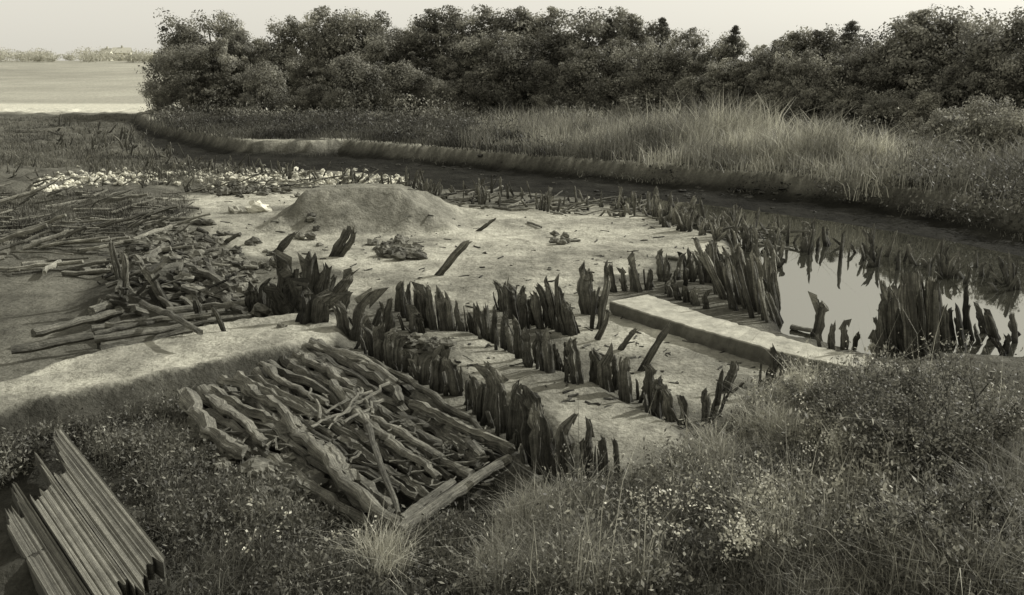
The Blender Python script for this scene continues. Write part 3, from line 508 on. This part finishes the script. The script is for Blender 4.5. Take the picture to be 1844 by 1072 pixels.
def house(u,D,w,rot):
    a,bq,c=ray(u,110); x=a/bq*D; z=float(H([x],[D])[0]); e=bpy.data.objects.new("white_house",None); scene.collection.objects.link(e); e.location=(x,D,z); e.rotation_euler=(0,0,rot)
    def ch(b,n,m): o=b.build(n,[m]); o.parent=e
    b=B(); b.add(*box(-w/2,w/2,-4,4,-1,5.5)); b.add([(-w/2,-4,5.5),(-w/2,4,5.5),(-w/2,0,8.6)],[[0,1,2]]); b.add([(w/2,-4,5.5),(w/2,4,5.5),(w/2,0,8.6)],[[0,1,2]]); ch(b,"walls",MWHITE)
    b=B(); b.add([(-w/2-.5,-4.6,5.2),(w/2+.5,-4.6,5.2),(w/2+.5,0,8.9),(-w/2-.5,0,8.9),(w/2+.5,4.6,5.2),(-w/2-.5,4.6,5.2)],[[0,1,2,3],[3,2,4,5]]); ch(b,"roof",MROOF)
    b=B(); 
    for k in range(4):
        for zz in (1.0,3.6):
            if k==1 and zz==1.0: continue
            xx=-w/2+w*(k+0.5)/4; b.add(*box(xx-.45,xx+.45,-4.06,-3.9,zz,zz+1.3))
    ch(b,"windows",MGLASS)
    b=B(); xx=-w/2+w*1.5/4; b.add(*box(xx-.5,xx+.5,-4.08,-3.9,0,2.1)); ch(b,"door",MGLASS)
    b=B(); b.add(*box(-.5,.5,-.5,.5,8,10.2)); ch(b,"chimney",MROOF)
house(222,640,11,0.3); house(196,680,8,-0.2)
# ---------------------------------------------------------------- twiggy shrubs
def twig(name,u,v,hgt,lean,n=9):
    p=G([u],[v])[0]; b=B()
    def br(s,d,L,r,lev):
        e=s+d*L; P=logpath(s,e,5,0.35); V,Fc,uv=tube(P,np.linspace(r,r*0.5,5),4,0.03); b.add(V,Fc,1,0.6,uv)
        if lev>=2:
            k=R.integers(3,9); t=R.random(k)[:,None]; leaves(b,P[0]*(1-t)+P[-1]*t+R.normal(size=(k,3))*0.03,R.uniform(0.03,0.06,k),R.uniform(0.06,0.22,k))
        if lev<3:
            for i in range(R.integers(3,6)):
                t=R.uniform(0.3,1); q=P[int(t*4)]; nd_=d+R.normal(size=3)*0.5; nd_/=np.linalg.norm(nd_); br(q,nd_,L*R.uniform(0.4,0.7),r*0.5,lev+1)
    for i in range(n):
        d=np.array([lean+R.normal()*0.5,R.normal()*0.4,1.0]); d/=np.linalg.norm(d); br(np.zeros(3)+R.normal(size=3)*[.15,.15,0],d,hgt*R.uniform(0.4,0.7),0.018,0)
    b.build(name,[MGR,MBARK],loc=tuple(p))
for q in [(1640,860,1.7,-.7,14),(1700,900,2.0,-.7,16),(1560,790,1.3,-.5,12),(1680,780,1.5,-.4,14),(1760,840,1.8,-.2,8),(1500,760,1.0,-.6,9),(1640,1000,1.0,.2,7),(1260,870,0.5,0,5),(1440,900,0.6,0,5),(1750,1000,1.3,0,7),(1600,740,1.3,-.9,10)]: twig("bare_shrub",*q)
# ---------------------------------------------------------------- light
sun_dir=Vector((0.88,0.42,0.0)).normalized(); el=math.radians(33); sdv=Vector((sun_dir.x*math.cos(el),sun_dir.y*math.cos(el),math.sin(el)))
ld=bpy.data.lights.new("sun",'SUN'); ld.energy=4.9; ld.angle=math.radians(0.5); ld.color=(1,0.98,0.93); lo=bpy.data.objects.new("sun",ld); scene.collection.objects.link(lo)
lo.rotation_euler=(-sdv).to_track_quat('-Z','Y').to_euler()
w=bpy.data.worlds.new("World"); scene.world=w; w.use_nodes=True; nt=w.node_tree; bg=nt.nodes['Background']
sk=nt.nodes.new('ShaderNodeTexSky'); sk.sky_type='NISHITA'; sk.sun_disc=False; sk.sun_elevation=el; sk.sun_rotation=math.atan2(sdv.x,sdv.y); sk.air_density=1.0; sk.dust_density=3.0
bw=nt.nodes.new('ShaderNodeRGBToBW'); nt.links.new(sk.outputs[0],bw.inputs[0]); hz=nt.nodes.new('ShaderNodeMath'); hz.operation='MULTIPLY_ADD'; hz.inputs[1].default_value=0.4; hz.inputs[2].default_value=5.2; nt.links.new(bw.outputs[0],hz.inputs[0]); cb=nt.nodes.new('ShaderNodeCombineColor')
for ch,k in (('Red',1.0),('Green',0.965),('Blue',0.85)):
    m=nt.nodes.new('ShaderNodeMath'); m.operation='MULTIPLY'; m.inputs[1].default_value=k; nt.links.new(hz.outputs[0],m.inputs[0]); nt.links.new(m.outputs[0],cb.inputs[ch])
nt.links.new(cb.outputs[0],bg.inputs[0]); bg.inputs[1].default_value=0.122
scene.view_settings.view_transform='Standard'; scene.view_settings.look='None'; scene.view_settings.exposure=0
